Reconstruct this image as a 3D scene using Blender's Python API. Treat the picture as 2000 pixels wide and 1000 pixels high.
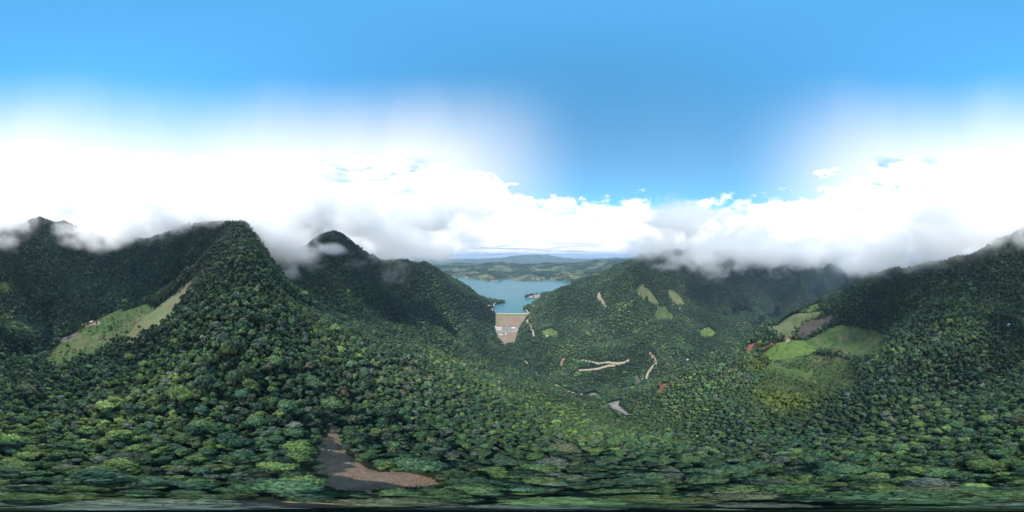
import bpy, bmesh, math, random
import numpy as np
from mathutils import Vector

random.seed(7); rng = np.random.default_rng(7)
for o in list(bpy.data.objects): bpy.data.objects.remove(o, do_unlink=True)
scene = bpy.context.scene
COL = scene.collection
R = math.radians

# ------------------------------------------------------------------ camera
CAMZ = 406.0                                   # metres above the lake (z = 0)
cam_d = bpy.data.cameras.new('camera'); cam = bpy.data.objects.new('camera', cam_d); COL.objects.link(cam)
cam.location = (0, 0, CAMZ); cam.rotation_euler = (R(90), 0, 0)
cam_d.type = 'PANO'
try: cam_d.panorama_type = 'EQUIRECTANGULAR'
except Exception: cam_d.cycles.panorama_type = 'EQUIRECTANGULAR'
cam_d.clip_start = 0.5; cam_d.clip_end = 120000
scene.camera = cam

# ------------------------------------------------------------------ light
SUN_AZ, SUN_EL = -152.0, 64.0                  # degrees, azimuth clockwise from +Y
EXPOSURE = 0.6
SKY = 0.074
CLOUD_WHITE = 0.86
sv = Vector((math.sin(R(SUN_AZ))*math.cos(R(SUN_EL)), math.cos(R(SUN_AZ))*math.cos(R(SUN_EL)), math.sin(R(SUN_EL))))
sl = bpy.data.lights.new('sun', 'SUN'); sun = bpy.data.objects.new('sun', sl); COL.objects.link(sun)
sl.energy = 3.3; sl.angle = R(2); sl.color = (1.0, 0.95, 0.86)
sun.rotation_euler = (-sv).to_track_quat('-Z', 'Y').to_euler(); sun.location = (0, 0, 900)
scene.view_settings.view_transform = 'Standard'; scene.view_settings.look = 'None'
scene.view_settings.exposure = EXPOSURE; scene.view_settings.gamma = 1.0

class NT:
    """small helper for building node trees"""
    def __init__(s, tree): s.t = tree; s.n = tree.nodes; s.l = tree.links
    def new(s, typ, **kw):
        n = s.n.new(typ)
        for k, v in kw.items(): setattr(n, k, v)
        return n
    def put(s, sock, v):
        if isinstance(v, bpy.types.NodeSocket): s.l.new(v, sock)
        elif v is not None: sock.default_value = v
    def math(s, op, a, b=None, c=None, clamp=False):
        n = s.new('ShaderNodeMath', operation=op, use_clamp=clamp)
        for i, v in enumerate((a, b, c)): s.put(n.inputs[i], v)
        return n.outputs[0]
    def vmath(s, op, a, b=None, out=0):
        n = s.new('ShaderNodeVectorMath', operation=op)
        s.put(n.inputs[0], a); s.put(n.inputs[1], b)
        return n.outputs[out]
    def step(s, v, lo, hi, a=0.0, b=1.0):
        n = s.new('ShaderNodeMapRange', interpolation_type='SMOOTHSTEP')
        s.put(n.inputs[0], v); n.inputs[1].default_value = lo; n.inputs[2].default_value = hi
        n.inputs[3].default_value = a; n.inputs[4].default_value = b
        return n.outputs[0]
    def mix(s, f, a, b, blend='MIX'):
        n = s.new('ShaderNodeMix', data_type='RGBA', blend_type=blend, clamp_factor=True)
        s.put(n.inputs[0], f)
        for i, v in ((6, a), (7, b)):
            if isinstance(v, tuple) and len(v) == 3: v = v + (1.0,)
            s.put(n.inputs[i], v)
        return n.outputs[2]
    def noise(s, vec, scale, detail=4, rough=0.55, dist=0.0, out=0, dims='3D'):
        n = s.new('ShaderNodeTexNoise', noise_dimensions=dims)
        if vec is not None: s.put(n.inputs['Vector'], vec)
        n.inputs['Scale'].default_value = scale; n.inputs['Detail'].default_value = detail
        n.inputs['Roughness'].default_value = rough; n.inputs['Distortion'].default_value = dist
        return n.outputs[out]

# ------------------------------------------------------------------ world: clear upper sky over a tall bank of cloud
world = bpy.data.worlds.new('World'); scene.world = world; world.use_nodes = True
w = NT(world.node_tree); w.n.clear()
sky = w.new('ShaderNodeTexSky', sky_type='NISHITA', sun_disc=False)
sky.sun_elevation = R(SUN_EL); sky.sun_rotation = R(SUN_AZ); sky.altitude = 1500
sky.air_density = 1.0; sky.dust_density = 0.0; sky.ozone_density = 2.0
skyc = w.mix(1.0, sky.outputs[0], (SKY*1.25, SKY*2.9, SKY*2.9), 'MULTIPLY')
tc = w.new('ShaderNodeTexCoord').outputs['Generated']
sep = w.new('ShaderNodeSeparateXYZ'); w.l.new(tc, sep.inputs[0])
el = w.math('MULTIPLY', w.math('ARCSINE', sep.outputs[2]), 180/math.pi)
az = w.math('MULTIPLY', w.math('ARCTAN2', sep.outputs[0], sep.outputs[1]), 180/math.pi)
def lobe(center, inner, outer):
    d = w.math('ABSOLUTE', w.math('SUBTRACT', az, center))
    d = w.math('MINIMUM', d, w.math('SUBTRACT', 360.0, d))
    return w.step(d, inner, outer, 1.0, 0.0)
def elaz(sx, sy, off=0.0):
    c = w.new('ShaderNodeCombineXYZ')
    # directions on a cylinder so that the pattern has no seam behind the camera
    s = w.math('SINE', w.math('MULTIPLY', az, math.pi/180)); k = w.math('COSINE', w.math('MULTIPLY', az, math.pi/180))
    w.l.new(w.math('MULTIPLY', s, sx), c.inputs[0]); w.l.new(w.math('MULTIPLY', k, sx), c.inputs[1])
    w.l.new(w.math('ADD', w.math('MULTIPLY', el, sy), off), c.inputs[2])
    return c.outputs[0]
gap = lobe(52.0, 22.0, 92.0)
n_big = w.noise(elaz(1.0, 0.035), 3.2, 6, 0.58)
n_fin = w.noise(elaz(1.0, 0.03), 9.0, 7, 0.62, 0.35)
thr = w.math('SUBTRACT', w.math('SUBTRACT', 36.5, w.math('MULTIPLY', gap, 17.5)), w.math('MULTIPLY', lobe(-42.0, 10.0, 30.0), 3.0))
f = w.math('SUBTRACT', thr, el)
f = w.math('ADD', f, w.math('MULTIPLY', w.math('SUBTRACT', n_big, 0.5), 34.0))
f = w.math('ADD', f, w.math('MULTIPLY', w.math('SUBTRACT', n_fin, 0.5), 26.0))
bank = w.step(f, -1.5, 6.0)
lowbank = w.step(el, 11.0, 20.0, 1.0, 0.0)
bank = w.math('MAXIMUM', bank, lowbank)
elv = w.math('ADD', el, w.math('MULTIPLY', w.math('SUBTRACT', w.noise(elaz(1.0, 0.008, 7.0), 1.6, 3, 0.5), 0.5), 14.0))
veil = w.math('MULTIPLY', w.step(elv, 24.0, 66.0, 1.0, 0.0), w.math('SUBTRACT', 1.0, w.math('MULTIPLY', gap, 0.93)))
holes = w.step(w.noise(elaz(1.0, 0.05, 11.0), 5.0, 6, 0.6, 0.4), 0.47, 0.60)
hwin = w.math('MULTIPLY', w.step(el, 19.0, 24.0), w.step(el, 31.0, 37.0, 1.0, 0.0))
hwt = w.math('ADD', w.math('MULTIPLY', lobe(-48.0, 12.0, 26.0), 0.55), w.math('MULTIPLY', lobe(138.0, 6.0, 16.0), 0.8))
holes = w.math('MULTIPLY', w.math('MULTIPLY', holes, hwin), hwt)
veil = w.math('MULTIPLY', veil, 0.97)
cover = w.math('MAXIMUM', w.math('MULTIPLY', bank, w.step(el, 30.0, 40.0, 1.0, 0.0)), veil)
cover = w.math('MULTIPLY', cover, w.math('SUBTRACT', 1.0, holes))
# shading of the bank: pale blue-grey hollows, streaky grey stratus low over the lake
hollow = w.step(w.noise(elaz(1.0, 0.03, 4.0), 2.6, 4, 0.5), 0.50, 0.72)
hollow = w.math('MULTIPLY', hollow, w.step(el, 14.0, 30.0, 1.0, 0.0))
cw = w.mix(w.math('MULTIPLY', hollow, 0.8), (CLOUD_WHITE, CLOUD_WHITE, CLOUD_WHITE), (0.46, 0.55, 0.68))
streak = w.step(w.noise(elaz(1.0, 0.30, 2.0), 4.0, 5, 0.6, 0.6), 0.44, 0.62)
streak = w.math('MULTIPLY', streak, w.math('MULTIPLY', w.step(el, 0.5, 8.5, 1.0, 0.0), lobe(8.0, 14.0, 36.0)))
cw = w.mix(w.math('MULTIPLY', streak, 0.8), cw, (0.20, 0.36, 0.55))
bg = w.new('ShaderNodeBackground'); w.l.new(w.mix(cover, skyc, cw), bg.inputs[0]); bg.inputs[1].default_value = 1.0
wo = w.new('ShaderNodeOutputWorld'); w.l.new(bg.outputs[0], wo.inputs[0])
world.cycles.sampling_method = 'MANUAL'; world.cycles.sample_map_resolution = 512

cy = scene.cycles
cy.use_denoising = True
try: cy.denoiser = 'OPENIMAGEDENOISE'
except Exception: pass
cy.max_bounces = 16; cy.diffuse_bounces = 2; cy.glossy_bounces = 2; cy.transmission_bounces = 2
cy.volume_bounces = 14; cy.transparent_max_bounces = 8
cy.volume_step_rate = 1.0; cy.volume_max_steps = 256
cy.caustics_reflective = False; cy.caustics_refractive = False

# ------------------------------------------------------------------ terrain: real heights from surveyed ridge and valley lines
def hashg(ix, iy, seed):
    h = (ix.astype(np.int64)*374761393 + iy.astype(np.int64)*668265263 + seed*1274126177) & 0x7fffffff
    h = ((h ^ (h >> 13))*1274126177) & 0x7fffffff
    return (h ^ (h >> 16))
def perlin(x, y, seed=0):
    ix = np.floor(x); iy = np.floor(y); fx = x-ix; fy = y-iy
    u = fx*fx*fx*(fx*(fx*6-15)+10); v = fy*fy*fy*(fy*(fy*6-15)+10)
    def g(dx, dy):
        a = (hashg(ix+dx, iy+dy, seed) % 4096)*(2*np.pi/4096)
        return np.cos(a)*(fx-dx) + np.sin(a)*(fy-dy)
    a = g(0,0)*(1-u) + g(1,0)*u; b = g(0,1)*(1-u) + g(1,1)*u
    return (a*(1-v) + b*v)*1.4
def fbm(x, y, wl, oct=4, seed=0, gain=0.5):
    s = np.zeros_like(x); a = 1.0
    for i in range(oct):
        s += a*perlin(x/wl + 17.3*i, y/wl - 9.1*i, seed+i); wl /= 2.03; a *= gain
    return s

CANOPY = 10.0
def P(px, py, d, canopy=True):
    """a surveyed point: bearing and dip read as on a 2000x1000 panorama, d = metres away on the map"""
    a = R((px-1000)*0.18); e = R((500-py)*0.18)
    return (d*math.sin(a), d*math.cos(a), CAMZ + d*math.tan(e) - (CANOPY if canopy else 0))
lines = [
 # ridge from the western summit down under the drone and on to the gravel bank
 [(470,432,480),(475,465,350),(478,500,255),(480,560,190),(485,620,145),(490,700,105),(500,800,70),(520,900,33)],
 [(470,432,480),(430,470,410),(400,500,350),(390,532,330),(345,575,305),(300,618,275)],
 [(470,432,480),(400,447,560),(330,462,650),(270,468,720),(250,474,770),(220,470,830),(180,455,870),(125,435,880),(85,426,850),
  (40,440,750),(10,455,620),(-15,465,560),(-50,487,530),(-100,500,540),(-150,512,550),(-200,520,560),(-250,535,580),(-300,546,600)],
 # shoulder with the pastures
 [(240,595,375),(178,628,350),(120,662,300),(95,690,262),(0,706,238)],
 # back ravine round to the gravel bank and the river
 [(410,505,470),(330,560,450),(250,602,450),(160,642,400),(60,690,305),(0,715,265),(-70,745,220),(-170,780,180),(-300,850,115),(-500,864,115),
  (-600,857,135),(-700,838,175),(-770,808,255),(-805,790,315),(-845,775,395),(-880,758,490)],
 # ravine between the western ridge and the dam's left hill
 [(530,520,520),(560,550,460),(590,575,430),(640,600,425),(700,628,420),(750,645,430),(800,660,440),(870,686,460),(950,715,480),(1030,742,490),(1090,757,500)],
 # river
 [(990,668,850),(1010,690,750),(1040,720,635),(1090,745,545),(1150,752,525),(1240,747,540),(1300,733,595),(1350,715,665),(1400,690,785),(1450,660,970),(1550,610,1490),(1650,562,2750)],
 # left hill: summit, skyline to the lake
 [(500,470,560),(540,500,620),(590,490,690),(625,462,680),(655,457,650),(690,480,680),(740,515,750),(800,522,820),(850,530,900),(900,560,1000),(950,585,1100),(966,600,1180)],
 # right hill skyline and its far ridge
 [(1036,612,1100),(1045,592,1190),(1080,572,1250),(1130,550,1300),(1180,530,1300),(1230,508,1250),(1260,498,1200),(1330,495,1400),(1400,490,1750),(1500,488,2200),(1600,490,3000)],
 # blue ranges far behind the lake
 [(800,503,13000),(840,504,13000),(880,507,13000),(920,508,13000),(960,506,13500),(1000,501.5,14000),(1020,499,14000),(1045,497.5,14000),(1075,499,14000),(1100,503.5,13500),(1125,507.5,13000),(1160,505,12500),(1200,503,12000),(1260,502,12000)],
 # pasture spur
 [(1700,546,600),(1650,570,590),(1600,594,570),(1540,618,545),(1500,632,510),(1450,672,460),(1400,692,430),(1350,715,400),(1300,742,370),(1250,768,345),(1225,782,325)],
]
pts_single = """250,640,290;200,680,225;120,705,215;250,710,185;300,620,272;240,660,265;300,750,130;300,850,65;300,900,40;0,800,120;100,800,112;0,900,45;
0,750,178;1900,800,130;1900,870,65;1700,900,52;1500,920,40;1500,890,75;1300,900,50;1300,860,110;1000,900,45;1000,850,85;1000,800,170;1000,760,310;
1100,850,95;1100,800,190;1100,775,300;1180,805,255;900,850,80;900,800,140;900,750,220;900,715,340;800,800,115;800,750,165;800,700,245;800,672,370;
700,850,62;700,800,92;700,750,128;700,700,180;700,650,280;600,700,130;600,650,190;600,600,310;540,560,290;510,485,520;
740,560,680;800,600,640;870,650,600;900,620,850;900,660,720;930,690,640;850,600,790;850,640,680;780,570,720;700,540,610;650,520,560;600,540,520;650,570,500;720,600,540;
966,640,980;960,665,860;1012,645,950;1010,667,850;
1240,570,1000;1290,590,980;1170,590,1000;1120,630,900;1200,640,820;1150,680,700;1220,712,620;1140,722,600;1300,650,820;1380,652,900;1350,590,1150;1280,690,660;1070,650,850;1060,690,720;
1420,600,1250;1450,560,1500;1500,560,1900;1530,600,1600;1580,560,2300;1620,560,2600;
1540,665,430;1600,650,460;1680,660,440;1720,640,440;1560,700,360;1650,720,320;1500,720,350;1550,780,210;1450,780,220;1450,830,148;1350,800,205;1300,800,220;1250,790,300;
1750,780,175;1780,700,250;1780,640,340;1780,580,450;1720,580,520;1900,700,235;1900,640,300;1900,570,410;1980,690,270;1980,640,330;1980,580,430;1980,520,510;
50,640,400;50,580,520;50,520,640;100,480,760;100,560,600;160,560,640;170,520,760;165,600,500;300,500,620;300,540,530;380,480,540;230,540,640;220,500,740;
930,518,4200;880,522,4000;980,517,4200;1050,519,4200;1100,514,4800;1150,509,5000;1210,506,5500;1260,505,6000;1000,532,3300;900,532,3500;1080,530,3400;
900,520,18000;1000,520,18500;1100,520,18000;1200,520,18000;900,513,8500;1000,512.5,8500;1100,512.5,8500;
1680,532,4000;1700,520,5200;
740,545,1200;800,545,1250;850,550,1350;900,578,1350;950,594,1300;640,520,950;690,530,950;580,530,900;
1060,588,1400;1085,580,1500;1110,572,1600;1140,562,1700;1190,545,1800;1240,530,1900;1300,520,2100;
1700,556,800;1750,550,760;1800,540,740;1850,530,730;1900,520,720;1950,510,720;1985,500,760;10,495,850;40,480,1000;85,470,1100;130,475,1150;180,490,1150;220,500,1100;270,500,1000;330,495,900;400,485,800;460,470,720;
1220,530,1000;1260,530,1010;1100,560,1200;1150,550,1180;1200,540,1120"""
C = [(0, 0, CAMZ-124.0)]
for L in lines:
    q = [P(*p) for p in L]
    for a, b in zip(q[:-1], q[1:]):
        dd = math.hypot(b[0]-a[0], b[1]-a[1]); rr = 0.5*(math.hypot(*a[:2]) + math.hypot(*b[:2]))
        n = max(1, int(dd/max(28.0, 0.075*rr)))
        C += [tuple(a[i] + (b[i]-a[i])*k/n for i in range(3)) for k in range(n)]
    C.append(q[-1])
C += [P(*[float(v) for v in s.split(',')]) for s in pts_single.replace('\n', '').split(';')]
for a in range(-330, -60, 18):      # country behind the skylines
    aa = R(a if a > -180 else a+360)
    if 15 < math.degrees(aa) < 100: continue
    C.append((1700*math.sin(aa), 1700*math.cos(aa), CAMZ-150))
    C.append((3200*math.sin(aa), 3200*math.cos(aa), CAMZ-160))
for a in range(-180, 180, 15):
    C.append((9000*math.sin(R(a)), 9000*math.cos(R(a)), CAMZ-330)); C.append((23000*math.sin(R(a)), 23000*math.cos(R(a)), CAMZ-1300))
C = np.array(C, dtype=np.float64)
_, ui = np.unique(np.round(C[:, :2]/4.0), axis=0, return_index=True); C = C[np.sort(ui)]
def relief(x, y):
    r = np.hypot(x, y); near = np.clip((r-60)/300, 0, 1); far = np.clip((r-1800)/2500, 0, 1)
    rid = 1-np.abs(perlin(x/170, y/170, 31))*2
    z = near*(1-far)*(11*fbm(x, y, 150, 3, 3) + (11+13*np.clip((r-350)/400, 0, 1))*(rid-0.4)) + (1-far)*np.clip(r/60, 0, 1)*2.2*fbm(x, y, 34, 2, 11)
    return z + far*55*fbm(x, y, 800, 5, 21, 0.5) + np.clip((r-6500)/5000, 0, 1)*60*fbm(x, y, 3800, 5, 41, 0.55)
C[:, 2] -= relief(C[:, 0], C[:, 1])
NC = len(C); SOFT = 8.0
dm = np.sqrt(((C[:, None, :2]-C[None, :, :2])**2).sum(-1) + SOFT**2)
A = np.zeros((NC+1, NC+1)); A[:NC, :NC] = -dm + 1.5*np.eye(NC); A[:NC, NC] = 1; A[NC, :NC] = 1
sol = np.linalg.solve(A, np.append(C[:, 2], 0.0)); wts, c0 = sol[:NC].astype(np.float32), sol[NC]
def rbf(x, y):
    out = np.empty(x.size, dtype=np.float64); xf = x.ravel().astype(np.float32); yf = y.ravel().astype(np.float32)
    cx = C[:, 0].astype(np.float32); cyy = C[:, 1].astype(np.float32)
    for i in range(0, x.size, 60000):
        dx = xf[i:i+60000, None]-cx; dy = yf[i:i+60000, None]-cyy
        dx *= dx; dy *= dy; dx += dy; dx += SOFT**2; np.sqrt(dx, out=dx)
        out[i:i+60000] = c0 - dx @ wts
    return out.reshape(x.shape)

def inpoly(x, y, poly):
    poly = np.asarray(poly); r = np.zeros(x.shape, bool)
    xj, yj = poly[-1]
    for xi, yi in poly:
        c = ((yi > y) != (yj > y))
        with np.errstate(divide='ignore', invalid='ignore'):
            r ^= c & (x < (xj-xi)*(y-yi)/(yj-yi+1e-12)+xi)
        xj, yj = xi, yi
    return r
def polydist(x, y, poly):
    d = np.full(x.shape, 1e9); q = np.asarray(poly)
    for a, b in zip(q, np.roll(q, -1, 0)):
        e = b-a; t = np.clip(((x-a[0])*e[0] + (y-a[1])*e[1])/(e@e+1e-9), 0, 1)
        d = np.minimum(d, np.hypot(x-a[0]-t*e[0], y-a[1]-t*e[1]))
    return d
def lakept(px, py):
    a = R((px-1000)*0.18); d = CAMZ/math.tan(R((py-500)*0.18)); return (d*math.sin(a), d*math.cos(a))
shore = [lakept(*p) for p in [(966,613.4),(1034,613.4),(1031,611),(1026,608),(1020,604.5),(1022,602),(1030,600),(1046,592),(1056,584),(1045,583.4),(1030,583.4),(1023.5,582),
    (1025,579.5),(1034,577.5),(1055,575),(1085,570),(1120,560),(1104,548.2),(1085,548.6),(1078,547.6),(1068,545),(1058,549.6),(1042,550),(1024,549),(1010,547.6),(1000,544.2),(986,544),(974,549),(952,549),(936,546.5),
    (924,543.8),(908,543.2),(900,542),(884,541.5),(866,540),(830,541),(840,560),(900,575),(945,583),(962,587),(975,588.5),(992,591.2),(976,594),(963,598),(958,603),(961,609)]]
shore = np.array(shore)

# dam profile: map y -> height, left and right edge
DY = [845, 885, 925, 985, 1086, 1097]; DZ = [-106, -82, -60, -58, 3, 3]
DL = [-42, -76, -93, -104, -117, -118]; DR = [14, 20, 32, 42, 116, 118]

NA = 1200
radii = np.concatenate([np.geomspace(2.5, 60, 120, endpoint=False), np.geomspace(60, 1600, 270, endpoint=False),
                        np.geomspace(1600, 6500, 70, endpoint=False), np.geomspace(6500, 24000, 50)])
NR = len(radii); LR = np.log(radii)
ang = np.arange(NA)*2*np.pi/NA - np.pi
RR, AA = np.meshgrid(radii, ang, indexing='ij')
GX = RR*np.sin(AA); GY = RR*np.cos(AA)
GZ = rbf(GX, GY)
GZ += relief(GX, GY)
inl = inpoly(GX, GY, shore); sd = polydist(GX, GY, shore)
GZ = np.where(inl, np.minimum(GZ, -1.0-np.minimum(sd*0.25, 14)), np.where(RR > 1000, np.maximum(GZ, np.minimum(1.5+0.25*sd, 9)*(np.clip((GY-1040)/60, 0, 1)) + np.clip((1100-GY)/60, 0, 1)*-999), GZ))
dz = np.interp(GY, DY, DZ); dl = np.interp(GY, DY, DL); dr = np.interp(GY, DY, DR)
onrow = (GY > 835) & (GY < 1110) & (np.abs(GX) < 230)
lat = np.maximum(dl-GX, GX-dr)
GZ = np.where(onrow & (lat < -3), np.minimum(GZ, dz-5), GZ)
GZ = np.where(onrow & (lat >= -3) & (lat < 70), np.maximum(GZ, dz+1.0+0.55*np.maximum(lat, 0)), GZ)

def ground(x, y):
    x = np.asarray(x, float); y = np.asarray(y, float)
    r = np.clip(np.hypot(x, y), radii[0], radii[-1]*0.999); a = np.arctan2(x, y)
    fi = np.interp(np.log(r), LR, np.arange(NR)); i = np.minimum(fi.astype(int), NR-2); u = fi-i
    fa = (a+np.pi)/(2*np.pi)*NA; j = np.floor(fa).astype(int); v = fa-j; j %= NA; k = (j+1) % NA
    return (GZ[i, j]*(1-v)+GZ[i, k]*v)*(1-u) + (GZ[i+1, j]*(1-v)+GZ[i+1, k]*v)*u
TAN = (GZ-CAMZ)/RR
HOR = np.maximum.accumulate(TAN, axis=0)         # how high the nearer ground reaches, for leaving out hidden trees
def visible(x, y, top, margin=0.035):
    r = np.hypot(x, y); a = np.arctan2(x, y)
    i = np.clip(np.searchsorted(radii, r*0.97)-1, 0, NR-1); j = np.round((a+np.pi)/(2*np.pi)*NA).astype(int) % NA
    return (ground(x, y)+top-CAMZ)/r > HOR[i, j]-margin
def unproject(px, py, dmin=0, dmax=1e9, up=0.0):
    a = R((px-1000)*0.18); t = math.tan(R((500-py)*0.18)); j = int(round((a+np.pi)/(2*np.pi)*NA)) % NA
    i0 = int(np.searchsorted(radii, dmin)); i1 = int(np.searchsorted(radii, dmax))
    prof = (GZ[i0:i1, j]+up-CAMZ)/radii[i0:i1]
    hit = np.nonzero(prof >= t)[0]
    k = int(hit[0]) if len(hit) else int(np.argmax(prof))
    r = radii[i0+k]
    if len(hit) and k > 0:
        p0, p1 = prof[k-1], prof[k]; r = radii[i0+k-1] + (radii[i0+k]-radii[i0+k-1])*(t-p0)/(p1-p0+1e-12)
    return r*math.sin(a), r*math.cos(a)

# ------------------------------------------------------------------ materials
def material(name, build, rough=0.85, spec=0.15):
    m = bpy.data.materials.new(name); m.use_nodes = True; t = NT(m.node_tree); t.n.clear()
    out = t.new('ShaderNodeOutputMaterial'); b = t.new('ShaderNodeBsdfPrincipled')
    b.inputs['Roughness'].default_value = rough; b.inputs['Specular IOR Level'].default_value = spec
    t.l.new(b.outputs[0], out.inputs[0]); build(t, b); return m
def pos(t): return t.new('ShaderNodeNewGeometry').outputs['Position']
def two(c1, c2, scale, c3=None, scale3=None, detail=5, bump=0.0):
    def f(t, b):
        p = pos(t); n = t.noise(p, scale, detail, 0.6)
        c = t.mix(t.step(n, 0.35, 0.65), c1, c2)
        if c3: c = t.mix(t.step(t.noise(p, scale3, 4, 0.6), 0.5, 0.66), c, c3)
        t.put(b.inputs['Base Color'], c)
        if bump:
            bn = t.new('ShaderNodeBump'); bn.inputs['Strength'].default_value = 0.6; bn.inputs['Distance'].default_value = bump
            t.l.new(n, bn.inputs['Height']); t.l.new(bn.outputs[0], b.inputs['Normal'])
    return f
M = {}
M['floor'] = material('forest_floor', two((0.012,0.026,0.011), (0.028,0.05,0.018), 0.12, (0.035,0.032,0.018), 0.05, bump=0.8))
M['meadow'] = material('pasture_grass', two((0.045,0.082,0.028), (0.078,0.118,0.040), 0.06, (0.105,0.112,0.052), 0.022, detail=8, bump=0.8))
M['dry_meadow'] = material('dry_pasture', two((0.10,0.122,0.055), (0.135,0.145,0.07), 0.05, (0.08,0.11,0.042), 0.025, detail=8, bump=0.6))
M['bright_meadow'] = material('bright_pasture', two((0.070,0.13,0.028), (0.11,0.165,0.042), 0.07, (0.14,0.16,0.065), 0.025, detail=8, bump=0.8))
M['strip'] = material('mown_strip', two((0.11,0.15,0.06), (0.15,0.16,0.085), 0.05, (0.17,0.13,0.09), 0.025, bump=0.4))
M['plough'] = material('ploughed_soil', two((0.065,0.055,0.048), (0.085,0.07,0.06), 0.05, (0.07,0.095,0.04), 0.03, bump=0.4))
M['red'] = material('red_earth', two((0.26,0.095,0.05), (0.33,0.13,0.07), 0.08, (0.17,0.10,0.05), 0.05, bump=0.5))
M['brown'] = material('brown_earth', two((0.24,0.165,0.115), (0.34,0.25,0.175), 0.22, (0.15,0.11,0.08), 0.12, bump=0.6))
M['pale'] = material('pale_earth', two((0.28,0.24,0.18), (0.36,0.31,0.24), 0.12, (0.19,0.19,0.11), 0.06, bump=0.3))
M['gravel'] = material('grey_gravel', two((0.24,0.22,0.19), (0.33,0.31,0.27), 0.15, (0.16,0.17,0.12), 0.07, bump=0.3))
M['grey_field'] = material('grey_field', two((0.10,0.095,0.09), (0.13,0.12,0.115), 0.06, (0.07,0.09,0.05), 0.05, bump=0.2))
M['road'] = material('dirt_road', two((0.33,0.29,0.21), (0.40,0.35,0.26), 0.1))
M['far'] = material('far_country', two((0.03,0.055,0.02), (0.15,0.155,0.065), 0.0034, (0.045,0.075,0.028), 0.009, detail=9))
M['damface'] = material('dam_rockfill', two((0.21,0.155,0.115), (0.26,0.195,0.15), 0.03, (0.19,0.175,0.12), 0.012, detail=7, bump=0.4))
M['damgrass'] = material('dam_grass', two((0.14,0.16,0.07), (0.20,0.19,0.10), 0.05))
M['concrete'] = material('concrete', two((0.42,0.41,0.38), (0.50,0.49,0.45), 0.2))
def flat(c):
    def f(t, b):
        n = t.noise(pos(t), 0.7, 3, 0.6); v = t.step(n, 0.3, 0.7, 0.88, 1.08)
        t.put(b.inputs['Base Color'], t.mix(1.0, c, t.mix(0.0, (1,1,1), (1,1,1)), 'MULTIPLY')); 
        mm = t.new('ShaderNodeVectorMath', operation='SCALE'); mm.inputs[0].default_value = c; t.l.new(v, mm.inputs[3]); t.l.new(mm.outputs[0], b.inputs['Base Color'])
    return f
for k, c in {'wall_white': (0.72,0.70,0.66), 'roof_red': (0.36,0.15,0.11), 'roof_pink': (0.58,0.38,0.38), 'roof_grey': (0.45,0.47,0.50), 'roof_blue': (0.50,0.58,0.68), 'dark': (0.05,0.05,0.055),
             'steel': (0.38,0.40,0.42), 'bark': (0.13,0.11,0.085), 'palebark': (0.36,0.34,0.30), 'wood': (0.40,0.30,0.21), 'brick': (0.30,0.18,0.13)}.items():
    M[k] = material(k, flat(c), 0.8, 0.2)
def leafmat(name, var=0.42):
    m = bpy.data.materials.new(name); m.use_nodes = True; t = NT(m.node_tree); t.n.clear()
    at = t.new('ShaderNodeAttribute', attribute_type='INSTANCER', attribute_name='tint')
    n = t.noise(pos(t), 0.9, 3, 0.6); v = t.step(n, 0.3, 0.7, 1-var, 1+var)
    mm = t.new('ShaderNodeVectorMath', operation='SCALE'); t.l.new(at.outputs['Vector'], mm.inputs[0]); t.l.new(v, mm.inputs[3])
    b = t.new('ShaderNodeBsdfPrincipled'); b.inputs['Roughness'].default_value = 0.55; b.inputs['Specular IOR Level'].default_value = 0.3
    t.l.new(mm.outputs[0], b.inputs['Base Color'])
    out = t.new('ShaderNodeOutputMaterial'); t.l.new(b.outputs[0], out.inputs[0]); return m
M['leaf'] = leafmat('foliage')
def water(t, b):
    p = pos(t)
    t.put(b.inputs['Base Color'], t.mix(t.step(t.noise(p, 0.0022, 4, 0.6), 0.35, 0.7), (0.035,0.135,0.165), (0.05,0.165,0.19)))
    mp = t.new('ShaderNodeMapping'); mp.inputs['Scale'].default_value = (0.4, 1.0, 1.0); t.l.new(p, mp.inputs['Vector'])
    bn = t.new('ShaderNodeBump'); bn.inputs['Strength'].default_value = 0.35; bn.inputs['Distance'].default_value = 0.5
    t.l.new(t.noise(mp.outputs[0], 0.25, 4, 0.65), bn.inputs['Height']); t.l.new(bn.outputs[0], b.inputs['Normal'])
M['water'] = material('lake_water', water, 0.3, 0.22)

# ------------------------------------------------------------------ object helpers
def mesh_obj(name, V, F, mat, parent=None, smooth=False):
    me = bpy.data.meshes.new(name); me.from_pydata([tuple(v) for v in V], [], [tuple(f) for f in F]); me.update()
    if smooth: me.shade_smooth()
    me.materials.append(M[mat] if isinstance(mat, str) else mat)
    o = bpy.data.objects.new(name, me); COL.objects.link(o); o.parent = parent; return o
def arr_mesh(name, V, F4, mats, matidx=None, smooth=True):
    """quads or triangles from numpy arrays"""
    me = bpy.data.meshes.new(name); k = F4.shape[1]
    me.vertices.add(len(V)); me.vertices.foreach_set('co', np.ascontiguousarray(V, np.float32).ravel())
    me.loops.add(F4.size); me.loops.foreach_set('vertex_index', np.ascontiguousarray(F4, np.int32).ravel())
    me.polygons.add(len(F4)); me.polygons.foreach_set('loop_start', np.arange(0, F4.size, k, dtype=np.int32))
    me.polygons.foreach_set('use_smooth', np.full(len(F4), smooth, bool))
    if matidx is not None: me.polygons.foreach_set('material_index', np.asarray(matidx, np.int32))
    for m in mats: me.materials.append(m)
    me.update(calc_edges=True); return me
def link(name, me, parent=None):
    o = bpy.data.objects.new(name, me); COL.objects.link(o); o.parent = parent; return o
def empty(name, loc, rz=0.0):
    o = bpy.data.objects.new(name, None); COL.objects.link(o); o.location = loc; o.rotation_euler = (0, 0, rz); return o
def tag(o, label=None, cat=None, group=None, kind=None):
    if label: o['label'] = label
    if cat: o['category'] = cat
    if group: o['group'] = group
    if kind: o['kind'] = kind
    return o
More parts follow.
